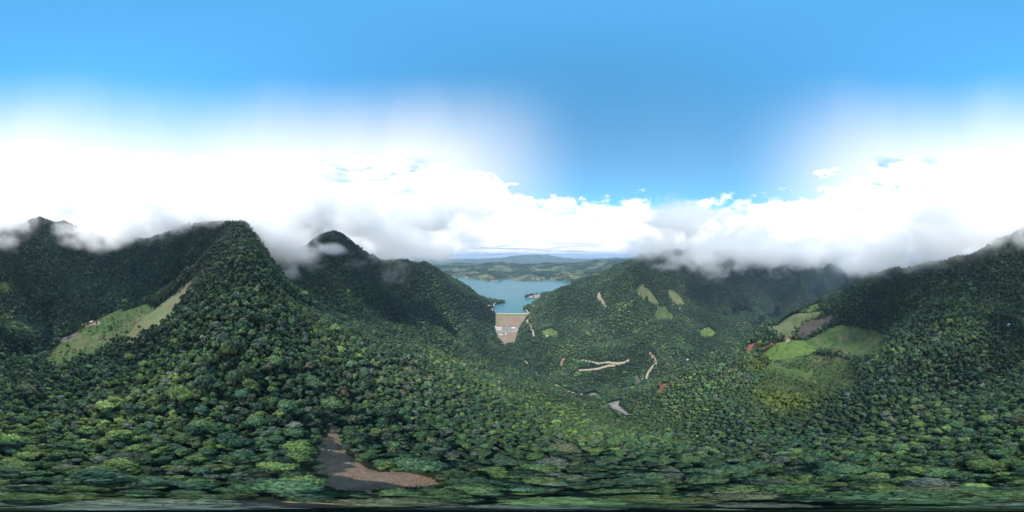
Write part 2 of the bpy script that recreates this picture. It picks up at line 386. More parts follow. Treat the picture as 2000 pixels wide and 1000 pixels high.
def boxvf(x0, x1, y0, y1, z0, z1):
    V = [(x, y, z) for z in (z0, z1) for x, y in ((x0,y0),(x1,y0),(x1,y1),(x0,y1))]
    return V, [(3,2,1,0),(4,5,6,7),(0,1,5,4),(1,2,6,5),(2,3,7,6),(3,0,4,7)]
def box(name, b, mat, parent=None): V, F = boxvf(*b); return mesh_obj(name, V, F, mat, parent)
def join(*vfs):
    V, F = [], []
    for v, f in vfs:
        n = len(V); V += list(v); F += [tuple(i+n for i in q) for q in f]
    return V, F
def tube(pts, rads, n=6):
    V, F = [], []
    for k, (p, r) in enumerate(zip(pts, rads)):
        d = (Vector(pts[min(k+1, len(pts)-1)])-Vector(pts[max(k-1, 0)])).normalized()
        u = d.orthogonal().normalized(); v = d.cross(u)
        for i in range(n):
            a = 2*math.pi*i/n; V.append(tuple(Vector(p)+u*math.cos(a)*r+v*math.sin(a)*r))
    for k in range(len(pts)-1):
        for i in range(n): F.append((k*n+i, k*n+(i+1) % n, (k+1)*n+(i+1) % n, (k+1)*n+i))
    F.append(tuple(range(n-1, -1, -1))); F.append(tuple(range((len(pts)-1)*n, len(pts)*n)))
    return V, F

# ------------------------------------------------------------------ land cover: patches of ground with their own outline
#  name, material, (dmin, dmax), tree density left inside, label, outline
PATCH = [
 ('clearing','brown',(8,140),0,'felled brown clearing strewn with brush beneath the drone','648,828 662,830 663,860 674,882 697,900 716,914 745,921 800,922 840,931 858,944 800,951 740,957 690,957 650,954 630,935 621,915 624,880 630,860 640,845'),
 ('bare_ground','brown',(3,30),0,'narrow bare brown strip straight below the drone','400,977 520,974 640,983 745,986 700,992 450,991'),
 ('mown_strip','strip',(200,420),0,'steep pale mown strip running up the forest edge','394,528 387,548 358,585 332,622 300,642 258,667 236,668 258,638 300,602 340,571 376,540'),
 ('grey_field','grey_field',(240,420),0,'small grey bare field below the pink roofed farm','116,663 150,644 157,648 141,662 125,667'),
 ('farm_yard','brown',(270,460),0,'trodden brown yard round the pink roofed farm','158,634 172,621 190,623 196,629 180,634'),
 ('meadow','meadow',(170,480),0.16,'green shoulder meadow with scattered bushes beside the mown strip','93,708 98,682 128,660 165,636 200,611 238,595 292,597 305,600 262,634 237,666 190,690 150,706 112,713'),
 ('meadow','bright_meadow',(400,700),0.03,'small bright meadow on the slope under the mist, near the cloudy peak','-4,548 15,551 29,563 16,571 -6,567'),
 ('meadow','dry_meadow',(380,640),0,'pale olive hilltop pasture behind the brick roofed farmhouse','1484,641 1505,626 1545,612 1590,608 1606,605 1612,611 1596,618 1566,625 1552,654 1541,661 1522,660 1511,648 1500,645'),
 ('meadow','bright_meadow',(420,680),0.01,'bright green strip pasture on the spur crest behind the olive pasture','1558,607 1575,598 1606,588 1608,600 1580,608'),
 ('ploughed_field','plough',(330,620),0,'dark ploughed field hedged beside the olive pasture','1554,657 1569,628 1600,622 1627,616 1634,622 1612,640 1583,655 1570,660'),
 ('meadow','meadow',(280,560),0.10,'broad green meadow below the ploughed field','1570,664 1610,647 1632,634 1700,641 1726,650 1727,670 1716,696 1690,700 1640,692 1600,684'),
 ('meadow','bright_meadow',(280,520),0.12,'light green meadow in front of the brick roofed farmhouse','1488,692 1518,668 1545,664 1568,664 1598,681 1580,690 1540,699 1505,701'),
 ('scrub','meadow',(180,460),0.85,'bushy green scrub below the zigzag farm track','1470,765 1503,706 1600,690 1664,700 1682,742 1640,772 1560,772'),
 ('landslide','red',(300,560),0,'large bright red landslide scar on the pasture spur','1453,688 1464,671 1487,666 1479,676 1464,688'),
 ('landslide','red',(300,560),0,'long thin red scar beside the light green meadow','1479,682 1508,668 1514,670 1497,679 1486,684'),
 ('landslide','red',(260,640),0,'ragged red earth bank at the foot of the pasture spur','1277,766 1288,758 1293,748 1310,748 1302,757 1294,767'),
 ('landslide','brown',(150,420),0,'narrow brown slip among trees on the right mountain','1803,706 1806,691 1812,700 1808,715'),
 ('gravel_bank','gravel',(200,420),0,'grey gravel bank in the stream bed between the hills','1188,787 1200,783 1211,782 1207,790 1219,800 1230,809 1222,809 1206,800 1195,796'),
 ('quarry','pale',(320,520),0,'pale oval quarry floor beside the valley road','1147,771 1152,767 1160,766 1167,769 1166,772 1155,774'),
 ('landslide','pale',(800,1250),0,'long pale slide scar down the face of the right hill','1165,571 1171,571 1179,586 1185,604 1179,599 1170,586'),
 ('meadow','dry_meadow',(800,1500),0.01,'tall pale green pasture on the upper right hill','1237,564 1257,557 1266,563 1276,576 1288,593 1280,599 1263,583 1248,580'),
 ('meadow','meadow',(750,1500),0.08,'green pasture with hedges just below the tall pale pasture','1286,597 1300,599 1318,620 1311,627 1286,626 1274,621'),
 ('meadow','dry_meadow',(800,1600),0.08,'patchy dried pasture right of the tall pale pasture','1305,565 1320,569 1339,592 1331,599 1314,593'),
 ('meadow','bright_meadow',(700,1400),0.05,'rounded bright pasture low on the far right hill','1364,646 1384,637 1399,650 1391,661 1370,656'),
 ('meadow','bright_meadow',(700,1200),0.05,'small green clearing round the hut near the dam road','1057,646 1075,640 1090,647 1089,658 1066,658'),
 ('meadow','meadow',(650,1100),0.1,'faint green clearing down the slope from the dam hut','1059,669 1068,666 1074,671 1066,674'),
 ('meadow','bright_meadow',(450,900),0.08,'green clearing in the shady valley below the blue roofed hut','1318,722 1330,716 1336,721 1326,726'),
 ('landslide','brown',(520,900),0,'brown slide scar above the valley track','1266,688 1272,688 1282,700 1286,708 1281,711 1274,700'),
 ('landslide','brown',(480,900),0,'short reddish slip above the switchback road','1101,697 1104,697 1099,712 1094,714 1093,708'),
 ('landslide','grey_field',(420,800),0,'greyish violet slip in the gully beside the valley road','1240,733 1246,732 1252,746 1245,751 1241,744'),
 ('landslide','brown',(2300,3900),0.2,'orange eroded bank on the broad headland of the far shore','932,546 955,546.5 972,547 973,549 945,548.6'),
 ('landslide','brown',(2300,3900),0.2,'small orange bank on the smaller far headland','901,542.8 908,540.5 914,541 913,544 904,544'),
 ('landslide','pale',(1200,1700),0,'eroded pale bank of the right lake headland','1028,581 1036,577 1055,572 1056,580 1042,582.5 1030,582.5'),
]
polys = []
for nm, mt, (d0, d1), dens, lab, s in PATCH:
    q = [tuple(float(v) for v in p.split(',')) for p in s.split()]
    dq = []
    for a, b in zip(q, q[1:]+q[:1]): dq += [a, ((a[0]+b[0])/2, (a[1]+b[1])/2)]
    polys.append(np.array([unproject(px, py, d0, d1, 3.0 if d1 > 35 else 0) for px, py in dq]))

# faces of the terrain grid
I, J = np.meshgrid(np.arange(NR-1), np.arange(NA), indexing='ij')
J2 = (J+1) % NA
quads = np.stack([I*NA+J, (I+1)*NA+J, (I+1)*NA+J2, I*NA+J2], -1).reshape(-1, 4)
quads = quads[:, ::-1]
TV = np.stack([GX, GY, GZ], -1).reshape(-1, 3)
fc = TV[quads].mean(1)
cat = np.full(len(quads), -1)
for k, q in enumerate(polys):
    lo, hi = q.min(0), q.max(0)
    m = (fc[:, 0] > lo[0]) & (fc[:, 0] < hi[0]) & (fc[:, 1] > lo[1]) & (fc[:, 1] < hi[1]) & (cat < 0)
    ii = np.nonzero(m)[0]
    if not len(ii): continue
    X, Y = fc[ii, 0], fc[ii, 1]; sz = math.sqrt((hi-lo).prod()); wl = max(6, sz*0.12)
    X = X + fbm(X, Y, wl, 3, 51)*sz*0.022; Y = Y + fbm(X, Y, wl, 3, 61)*sz*0.022
    cat[ii[inpoly(X, Y, q)]] = k
farmask = (np.hypot(fc[:, 0], fc[:, 1]) > 5000) | ((fc[:, 1] > 2150) & (np.abs(fc[:, 0]) < fc[:, 1]*0.8))
def sub(name, mask, mats, matidx=None, extra=None):
    f = quads[mask]; u, inv = np.unique(f, return_inverse=True)
    return link(name, arr_mesh(name, TV[u], inv.reshape(-1, 4), mats, matidx))
def terrain_normals(o):
    pass
hill = sub('terrain', (cat < 0) & ~farmask, [M['floor']]); tag(hill, 'steep forest floor of the hills and valleys', None, kind='structure')
fr = sub('far_terrain', (cat < 0) & farmask, [M['far']]); tag(fr, 'patchwork hills beyond the lake and blue ranges behind', None, kind='structure')
# the few square metres straight below the drone
cap = [tuple(TV[j]) for j in range(NA)] + [(0, 0, float(GZ[0].mean()))]
tag(mesh_obj('ground', cap, [((j+1) % NA, j, NA) for j in range(NA)], 'floor', smooth=True), 'forest floor straight below the drone', None, kind='structure')
for k, (nm, mt, dd, dens, lab, s) in enumerate(PATCH):
    if (cat == k).sum() == 0: print('EMPTY PATCH', lab); continue
    tag(sub(nm, cat == k, [M[mt]]), lab, None, kind='structure')

# lake
ls = np.vstack([shore]); c = shore.mean(0)
big = [(c[0]+(x-c[0])*1.06, c[1]+(y-c[1])*1.06) for x, y in shore]
bm = bmesh.new()
vs = [bm.verts.new((x, y, 0.0)) for x, y in [(-1700,1098),(-1700,4600),(2600,4600),(2600,1098)]]
bm.faces.new(vs[::-1]); me = bpy.data.meshes.new('lake'); bm.to_mesh(me); bm.free(); me.materials.append(M['water'])
tag(link('lake', me), 'blue green reservoir lake behind the earth dam', None, kind='structure')

# ------------------------------------------------------------------ roads
road_pts = []
def road(label, pxs, width, dr=(0, 1e9), mat='road', lift=1.2, name='dirt_road'):
    q = [unproject(px, py, dr[0], dr[1], 2.0) for px, py in pxs]
    pp = []
    for a, b in zip(q[:-1], q[1:]):
        n = max(1, int(math.hypot(b[0]-a[0], b[1]-a[1])/6)); pp += [(a[0]+(b[0]-a[0])*t/n, a[1]+(b[1]-a[1])*t/n) for t in range(n)]
    pp.append(q[-1]); pp = np.array(pp)
    for _ in range(6): pp[1:-1] = 0.25*pp[:-2]+0.5*pp[1:-1]+0.25*pp[2:]
    tn = np.gradient(pp, axis=0); tn /= np.linalg.norm(tn, axis=1)[:, None]+1e-9; nn = np.stack([-tn[:, 1], tn[:, 0]], 1)
    V, F = [], []
    for k, (p, n) in enumerate(zip(pp, nn)):
        wd = width*(0.85+0.3*random.random())
        a, b = p+n*wd/2, p-n*wd/2; z = max(float(ground(*a)), float(ground(*b)))+lift
        V += [(a[0], a[1], z), (b[0], b[1], z), (a[0]+n[0]*2.5, a[1]+n[1]*2.5, z-4), (b[0]-n[0]*2.5, b[1]-n[1]*2.5, z-4)]
        if k: o = 4*k; F += [(o-4, o-3, o+1, o), (o-2, o-4, o, o+2), (o-3, o-1, o+3, o+1)]
        road_pts.append((p[0], p[1], width))
    tag(mesh_obj(name, V, F, mat), label, None, kind='structure')
road('pale dirt road climbing from the dam beside the right hill', [(1031,623.5),(1029,627),(1034,634),(1039,643),(1042,651),(1043,657)], 8, (800,1200))
road('pale shore road at the right end of the dam crest', [(1027,604),(1031,608),(1034,612)], 7, (1040,1300))
road('upper arm of the pale switchback road in the valley', [(1136,703.6),(1150,706),(1180,708.5),(1212,709.5),(1220,709),(1228,703)], 8, (500,900))
road('lower arm of the pale switchback road in the valley', [(1130,723),(1150,721.5),(1180,716),(1212,711)], 7, (500,900))
road('pale valley road left of the quarry', [(1085,751),(1100,758),(1118,767),(1138,770.5)], 5, (350,600))
road('reddish valley road right of the quarry', [(1178,767.5),(1195,764.5),(1212,761),(1238,755)], 4.5, (350,640), 'brown')
road('pale track below the brown slide scar', [(1282,709),(1273,716),(1264,727),(1262,740)], 6, (450,900))
road('short pale road bend low on the slope beside the valley', [(1024,701),(1026,706),(1031,711)], 7, (500,900))
road('pale road round the left lake headland', [(953,599),(959,597),(965,593),(970,590)], 8, (1050,1500))
road('zigzag green farm track below the brick roofed farmhouse', [(1552,665),(1570,675),(1600,681),(1575,688),(1545,699),(1510,699),(1504,703),(1506,712),(1530,720),(1560,725),(1586,732)], 3, (250,480), 'bright_meadow', 0.8, 'farm_track')
road('dirt lane joining the pale road from the forest on the right hill', [(1036,636),(1037.5,632)], 5, (850,1200))

# ------------------------------------------------------------------ dam
dam = empty('dam', (0, 1090, 0)); tag(dam, 'earth and rock dam with broad brown downstream face', 'dam')
def damstrip(name, rows, mat, lat0=0.0, lat1=1.0, lift=0.0, pad=25):
    V, F = [], []; n = 14
    for k, (y, z, l, r) in enumerate(rows):
        for i in range(n+1):
            t = lat0+(lat1-lat0)*i/n; x = l+(r-l)*t
            V.append((x, y-1090, z+lift))
        if k: 
            for i in range(n): a = (k-1)*(n+1)+i; F.append((a, a+1, a+n+2, a+n+1))
    return mesh_obj(name, V, F, mat, dam)
def rows(y0, y1, n=8, pad=22):
    out = []
    for k in range(n+1):
        y = y0+(y1-y0)*k/n; out.append((y, float(np.interp(y, DY, DZ)), float(np.interp(y, DY, DL))-pad, float(np.interp(y, DY, DR))+pad))
    return out
damstrip('downstream_face', rows(985, 1086), 'damface'); damstrip('bench', rows(925, 985, 4), 'gravel'); damstrip('lower_face', rows(835, 925), 'damface')
damstrip('crest', rows(1086, 1097, 2), 'concrete')
V = [(-150,7,3),(150,7,3),(150,60,-30),(-150,60,-30)]; mesh_obj('upstream_face', V, [(0,1,2,3)], 'damface', dam)
rw = rows(985.5, 1085.5); g = [(y, z, l+20, l+48) for y, z, l, r in rw]; damstrip('grass_strip', g, 'damgrass', lift=0.35)
g = [(y, z, -90, 105) for y, z, l, r in rows(1070, 1085.5, 3)]; damstrip('grass_band', g, 'damgrass', lift=0.5)
for sy in (-4.2, 7.0): box('parapet', (-122, 122, sy-0.3, sy+0.3, 2.9, 4.0), 'concrete', dam)
g = [(926, -60, -118, 62), (932, -60, -118, 62)]; damstrip('access_road', g, 'road', lift=0.4)
g = [(934, -60, -90, 10), (946, -60, -90, 10)]; damstrip('lawn', g, 'damgrass', lift=0.4)

# ------------------------------------------------------------------ buildings
def house(name, label, cat, x, y, L=10, W=7, H=3.2, rz=0.0, roof='roof_red', wall='wall_white', group=None, z=None, porch=False, sink=1.5, full=True):
    z = float(ground(x, y)) if z is None else z
    e = empty(name, (x, y, z), rz); tag(e, label, cat, group)
    rh = W*0.28
    V, F = boxvf(-L/2, L/2, -W/2, W/2, -sink, H)
    V += [(-L/2, 0, H+rh), (L/2, 0, H+rh)]; F = [f for f in F if f != (4,5,6,7)] + [(4,5,9,8), (6,7,8,9), (5,6,9), (7,4,8)]
    mesh_obj('wall', V, F, wall, e)
    o = 0.6; s = rh/(W/2); t = 0.22
    V = []
    for dz in (0.03, 0.03+t):
        V += [(-L/2-o, -W/2-o, H-o*s+dz), (L/2+o, -W/2-o, H-o*s+dz), (L/2+o, 0, H+rh+dz), (-L/2-o, 0, H+rh+dz), (L/2+o, W/2+o, H-o*s+dz), (-L/2-o, W/2+o, H-o*s+dz)]
    F = [(6,7,8,9),(9,8,10,11),(1,0,3,2),(2,3,5,4),(0,1,7,6),(4,5,11,10),(1,2,8,7),(2,4,10,8),(3,0,6,9),(5,3,9,11)]
    mesh_obj('roof', V, F, roof, e)
    if full:
        for sy in (-1, 1):
            y0, y1 = sorted((sy*(W/2-0.02), sy*(W/2+0.06)))
            box('door', (-0.5, 0.5, y0, y1, 0, 2.1), 'dark', e)
            for wx in (-L*0.3, L*0.3): box('window', (wx-0.6, wx+0.6, y0, y1, 1.0, 2.1), 'dark', e)
    return e
def at(px, py, d0=0, d1=1e9): return unproject(px, py, d0, d1, 2.0)
clear_pts = []
def hp(name, label, px, py, dr, **k):
    x, y = at(px, py, *dr); clear_pts.append((x, y, 9)); return house(name, label, 'house', x, y, **k)
hp('farmhouse', 'pink roofed farmhouse on the green shoulder meadow', 178, 624.5, (250,460), L=13, W=7, rz=0.4, roof='roof_pink')
hp('farmhouse', 'brick roofed farmhouse between the olive pasture and the meadow', 1539, 664, (330,560), L=7, W=13, H=3.6, rz=0.1, roof='roof_red', wall='wall_white')
hp('hut', 'lone white walled hut among trees high on the right mountain', 1969, 634, (200,480), L=7, W=4.5, H=2.8, roof='roof_blue', rz=1.0)
hp('farmhouse', 'blue grey roofed hut in the shady valley', 1343, 703, (450,1000), L=14, W=8, roof='roof_blue', rz=0.6)
hp('farmhouse', 'white hut in the small clearing near the dam road', 1068, 656.5, (700,1200), L=14, W=9, roof='roof_blue', rz=0.2)
hp('farmhouse', 'small red roofed house beside the patchy dried pasture', 1328, 602, (800,1600), L=14, W=9, roof='roof_red', rz=0.3)
for k, (px, py, rf) in enumerate([(1391,689,'roof_blue'),(1395,694,'roof_grey'),(1387,693,'roof_red')]):
    hp('farmhouse', ['blue roofed house at the head of the far valley','grey roofed house at the head of the far valley','red roofed house at the head of the far valley'][k], px, py, (600,1400), L=12, W=8, roof=rf, rz=0.5+k)
x, y = at(1580, 601, 400, 700); house('hut', 'tiny reddish hut on the bright strip pasture crest', 'house', x, y, L=6, W=4, roof='roof_red', rz=0.7)
# power station on the dam bench
def bench(px, y, **k): return px, y
house('power_house', 'long white power house with red roof on the dam bench', 'building', -80, 966, L=40, W=13, H=9, roof='roof_pink', z=-58)
house('office_building', 'low white annexe in front of the power house on the dam bench', 'building', -78, 949, L=34, W=8, H=5, roof='roof_grey', z=-59)
house('valve_house', 'white flat valve house at the left end of the dam bench', 'building', -101, 976, L=10, W=9, H=12, roof='roof_grey', z=-58, rz=0.2)
house('workshop', 'long grey roofed workshop beside the switchyard', 'building', 8, 975, L=22, W=8, H=5, roof='wall_white', z=-58)
house('gatehouse', 'white gatehouse at the right end of the dam bench', 'building', 36, 955, L=13, W=9, H=5, roof='roof_grey', z=-59)
house('pump_house', 'dark roofed pump house on the lower dam slope', 'building', -62, 906, L=24, W=8, H=5, roof='roof_grey', z=-72, sink=9)
house('pump_house', 'small blue roofed kiosk on the lower dam slope', 'building', -35, 911, L=9, W=7, H=5, roof='roof_blue', z=-68, sink=8)
x, y = at(961, 607.5, 1040, 1300); house('intake_tower', 'tall white intake building at the left end of the crest', 'building', x, y, L=14, W=12, H=13, roof='roof_pink', rz=0.3); clear_pts.append((x, y, 16))
def gantry(x, y, L):
    e = empty('switchyard_gantry', (x, y, -59)); tag(e, 'grey steel gantry in the switchyard beside the power house', 'gantry', 'switchyard gantries')
    for s in (-L/2, 0, L/2): mesh_obj('post', *tube([(s,0,-1),(s,0,10)], [0.5,0.3]), 'steel', e)
    box('beam', (-L/2-1, L/2+1, -0.4, 0.4, 9.2, 10.0), 'steel', e)
    for s in np.linspace(-L/2+3, L/2-3, 5): mesh_obj('transformer', *boxvf(s-1.4, s+1.4, 3, 6, -1, 3.4), 'roof_grey', e)
for gy in (946, 955, 964, 972): gantry(-30, gy, 44)
gantry(0, 950, 14)
# houses on the far shore
gi = 0
for k in range(140):
    for _ in range(20):
        px = random.uniform(945, 1118) if k % 3 else random.gauss(1040, 30); py = 549-abs(random.gauss(9, 9))-2
        x, y = unproject(px, py, 2300, 5200)
        if float(ground(x, y)) > 3 and not inpoly(np.array([x]), np.array([y]), shore)[0] and fbm(np.array([x]), np.array([y]), 420, 2, 77)[0] > -0.25: break
    rf = random.choice(['roof_red','roof_red','roof_grey','wall_white','roof_pink','roof_grey'])
    lab = {'roof_red':'red roofed villa on the far lake shore','roof_grey':'grey roofed villa on the far lake shore','wall_white':'white roofed villa on the far lake shore','roof_pink':'pink roofed villa on the far lake shore'}[rf]
    dsh = polydist(np.array([x]), np.array([y]), shore)[0]; wh = 'close to the water on the far lake shore' if dsh < 120 else ('on the lower hills behind the far lake shore' if dsh < 420 else 'high on the hills beyond the lake')
    lab = lab.replace('on the far lake shore', wh)
    house('lake_villa', lab, 'house', x, y, L=random.uniform(11,20), W=random.uniform(8,11), H=random.uniform(3.2,5), rz=random.random()*3.1, roof=rf, group=lab.replace('villa', 'villas'), full=False, sink=5)

# ------------------------------------------------------------------ trees
bm = bmesh.new(); bmesh.ops.create_icosphere(bm, subdivisions=1, radius=1); ICO1 = (np.array([v.co[:] for v in bm.verts]), np.array([[v.index for v in f.verts] for f in bm.faces])); bm.free()
bm = bmesh.new(); bmesh.ops.create_icosphere(bm, subdivisions=2, radius=1); ICO2 = (np.array([v.co[:] for v in bm.verts]), np.array([[v.index for v in f.verts] for f in bm.faces])); bm.free()
def crown_arrays(seed, nblob, nleaf, flat=0.55, leaf=0.16, ico=ICO1, spread=0.68):
    g = np.random.default_rng(seed); V, F = [], []; n = 0; blobs = []
    for k in range(nblob):
        a = k*2.399963+g.random()*0.6; rr = spread*math.sqrt((k+0.4)/nblob)*(0.65+0.62*g.random())
        z = flat*(1-rr*rr*1.1)*(0.75+0.5*g.random()) - (0.2*g.random())
        r = 0.20+0.24*g.random() if k else 0.42
        blobs.append((np.array([rr*math.cos(a), rr*math.sin(a), z]), r))
    for c, r in blobs:
        v = ico[0]*(r*(0.84+0.3*g.random((len(ico[0]), 1))))*np.array([1,1,0.95])+c
        V.append(v); F.append(ico[1]+n); n += len(v)
    lw = np.array([b[1]**2 for b in blobs]); lw /= lw.sum()
    which = g.choice(nblob, nleaf, p=lw); d = g.normal(size=(nleaf, 3)); d[:, 2] = np.abs(d[:, 2])*0.9+0.05*d[:, 2]; d /= np.linalg.norm(d, axis=1)[:, None]
    ctr = np.array([blobs[i][0] for i in which]); rad = np.array([blobs[i][1] for i in which])
    p = ctr+d*np.array([1,1,0.95])*(rad*(0.88+0.55*g.random(nleaf)**2))[:, None]
    nrm = d+g.normal(size=(nleaf, 3))*0.45+np.array([0,0,0.35]); nrm /= np.linalg.norm(nrm, axis=1)[:, None]
    u = np.cross(nrm, g.normal(size=(nleaf, 3))); u /= np.linalg.norm(u, axis=1)[:, None]; wv = np.cross(nrm, u)
    s = (leaf*(0.6+0.8*g.random(nleaf)))[:, None]
    tri = np.stack([p+u*s, p-u*s*0.5+wv*s*0.87, p-u*s*0.5-wv*s*0.87], 1).reshape(-1, 3)
    V.append(tri); F.append(np.arange(nleaf*3).reshape(-1, 3)+n)
    return np.vstack(V), np.vstack(F)
def trunk_vf(seed, top=2.05):
    g = random.Random(seed); parts = [tube([(0,0,-0.5),(0.03,0,0.8),(0.0,0.05,top)], [0.09,0.07,0.045], 6)]
    for k in range(5):
        a = k*1.256+g.random(); r = 0.45+0.2*g.random()
        parts.append(tube([(0,0,top-0.55+0.08*k),(r*0.5*math.cos(a), r*0.5*math.sin(a), top-0.15+0.05*k),(r*math.cos(a), r*math.sin(a), top+0.15)], [0.04,0.03,0.015], 5))
    return join(*parts)
def tri_faces(F):
    out = []
    for f in F:
        for i in range(1, len(f)-1): out.append((f[0], f[i], f[i+1]))
    return np.array(out)
CZ = 1.95      # height of the crown's middle, in crown radii
NEARV = []
specs = [(15,1300,.80,.13),(11,1000,1.0,.15),(18,1500,.62,.12),(9,900,1.15,.15),(13,1300,.90,.11),(20,1600,.55,.12)]
for k, (nb, nl, fl, lf) in enumerate(specs):
    V, F = crown_arrays(100+k, nb, nl, fl, lf, ICO2); NEARV.append((arr_mesh('crown', V+np.array([0,0,CZ]), F, [M['leaf']], smooth=False)))
TRUNKS = []
for k in range(3):
    V, F = trunk_vf(k); me = bpy.data.meshes.new('trunk'); me.from_pydata(V, [], F); me.shade_smooth(); me.materials.append(M['bark']); TRUNKS.append(me)
FARV = []
src = bpy.data.collections.new('tree_kinds')
for k in range(8):
    nb, nl, fl, lf = specs[k % 6]; V, F = crown_arrays(200+k, max(6, nb-5), 260, fl, lf*1.5, ICO1)
    tv, tf = trunk_vf(k); tf = tri_faces(tf)
    me = arr_mesh('tree_kind', np.vstack([V+np.array([0,0,CZ]), np.array(tv)]), np.vstack([F, tf+len(V)]), [M['leaf'], M['bark']], np.r_[np.zeros(len(F)), np.ones(len(tf))], smooth=False)
    o = bpy.data.objects.new('tree_kind_%02d' % k, me); src.objects.link(o); FARV.append(o)

# forest positions
def scatter(r0, r1, sp, jit=0.42, seed=1):
    g = np.random.default_rng(seed); n = int(2*r1/sp)+1
    m_ = int(n/0.9)+2; gx, gy = np.meshgrid(np.arange(n)*sp-r1, np.arange(m_)*sp*0.9-r1); gx = gx+(np.arange(m_)[:, None] % 2)*sp*0.5
    x = gx.ravel()+g.uniform(-jit, jit, gx.size)*sp; y = gy.ravel()+g.uniform(-jit, jit, gx.size)*sp
    r = np.hypot(x, y); m = (r >= r0) & (r < r1); return x[m], y[m]
parts = []
for r0, r1, sp, sc, seed in [(0,260,3.8,0.56,1),(260,700,4.6,0.68,2),(700,1800,6.2,0.90,3),(1800,3000,13,1.5,4),(3000,5600,19,1.9,5)]:
    x, y = scatter(r0, r1, sp, seed=seed); parts.append((x, y, np.full(x.size, sc)))
X = np.concatenate([p[0] for p in parts]); Y = np.concatenate([p[1] for p in parts]); S = np.concatenate([p[2] for p in parts])
Rr = np.hypot(X, Y)
def keep(m):
    global X, Y, S, Rr
    X, Y, S, Rr = X[m], Y[m], S[m], Rr[m]
keep(visible(X, Y, 16)); 
keep(ground(X, Y) > 0.6)   if False else None
Z = ground(X, Y)
keep((Z > 1.0) | (Y < 1100) | (np.abs(X) > 2600)); Z = ground(X, Y)
keep(~(inpoly(X, Y, shore)))
onr = (Y > 838) & (Y < 1100); keep(~(onr & (X > np.interp(Y, DY, DL)-4) & (X < np.interp(Y, DY, DR)+4)))
g = np.random.default_rng(5)
fi = np.interp(np.log(np.clip(Rr, radii[0], radii[-1])), LR, np.arange(NR)).astype(int).clip(0, NR-2); ja = np.floor((np.arctan2(X, Y)+np.pi)/(2*np.pi)*NA).astype(int) % NA
tc_ = cat[fi*NA+ja]; dens = np.array([p[3]*0.8 for p in PATCH]+[1.0])[tc_]
scr = tc_ >= 0
kp = g.random(X.size) < dens
if road_pts:
    rp = np.array(road_pts)
    for x, y, wd in rp[::2]:
        kp &= (X-x)**2+(Y-y)**2 > (wd*0.5+5.0)**2
        d_ = math.hypot(x, y)
        if d_ < 620:                         # mown downhill verge
            for sft in (7, 14): kp &= (X-x*(1-sft/d_))**2+(Y-y*(1-sft/d_))**2 > 7.0**2
for k_ in (i for i, p in enumerate(PATCH) if p[0] in ('quarry', 'gravel_bank')):
    c_ = polys[k_].mean(0); u_ = -c_/np.hypot(*c_)
    for sft in (0, 8, 16): kp &= ~(inpoly(X-u_[0]*sft, Y-u_[1]*sft, polys[k_]))
    kp &= polydist(X, Y, polys[k_]) > 5
kp &= ~((polydist(X, Y, polys[0]) < 3.0) & (Rr < 120))
for x, y, rr_ in clear_pts: kp &= (X-x)**2+(Y-y)**2 > rr_**2
# beyond the lake: woods in patches and hedges between pastures
wood = fbm(X, Y, 420, 4, 90, 0.6)
beyond = (Y > 2200) & (np.abs(X) < Y*0.8)
kp &= ~beyond | (wood > 0.05 + 0.12*g.standard_normal(X.size))
S = np.where(scr, S*0.55, S)
keep(kp); scr = scr[kp]; Z = ground(X, Y); n = X.size
g = np.random.default_rng(9)
rad = S*4.1*np.exp(0.27*g.standard_normal(n)); rad *= 1+0.22*fbm(X, Y, 90, 2, 70); rad = np.where(g.random(n) < 0.06, rad*1.6, rad)
def blob2(x, y, cx, cy_, sg): return np.exp(-((x-cx)**2+(y-cy_)**2)/(2*sg*sg))
# young low growth on the slopes above the stream, bamboo on the pasture spur
YOUNG = lambda x, y: np.clip(blob2(x, y, 85, 230, 75)+blob2(x, y, -40, 330, 70)+blob2(x, y, 215, 160, 60)+blob2(x, y, 55, 110, 40), 0, 1)
BAMBOO = lambda x, y: np.clip(blob2(x, y, 210*math.sin(R(97)), 210*math.cos(R(97)), 24)*1.2+blob2(x, y, 235*math.sin(R(90)), 235*math.cos(R(90)), 16)+blob2(x, y, 360*math.sin(R(86)), 360*math.cos(R(86)), 16), 0, 1)
rad *= 1-0.38*YOUNG(X, Y); rad = np.clip(rad, 1.2, 9)
# understorey in the gaps near the drone
x2, y2 = scatter(0.0, 230, 3.4, seed=8)
f2 = np.interp(np.log(np.maximum(np.hypot(x2, y2), radii[0])), LR, np.arange(NR)).astype(int); j2 = np.floor((np.arctan2(x2, y2)+np.pi)/(2*np.pi)*NA).astype(int) % NA
m2 = (cat[f2*NA+j2] < 0) & visible(x2, y2, 10)
x2, y2 = x2[m2], y2[m2]; nu = x2.size
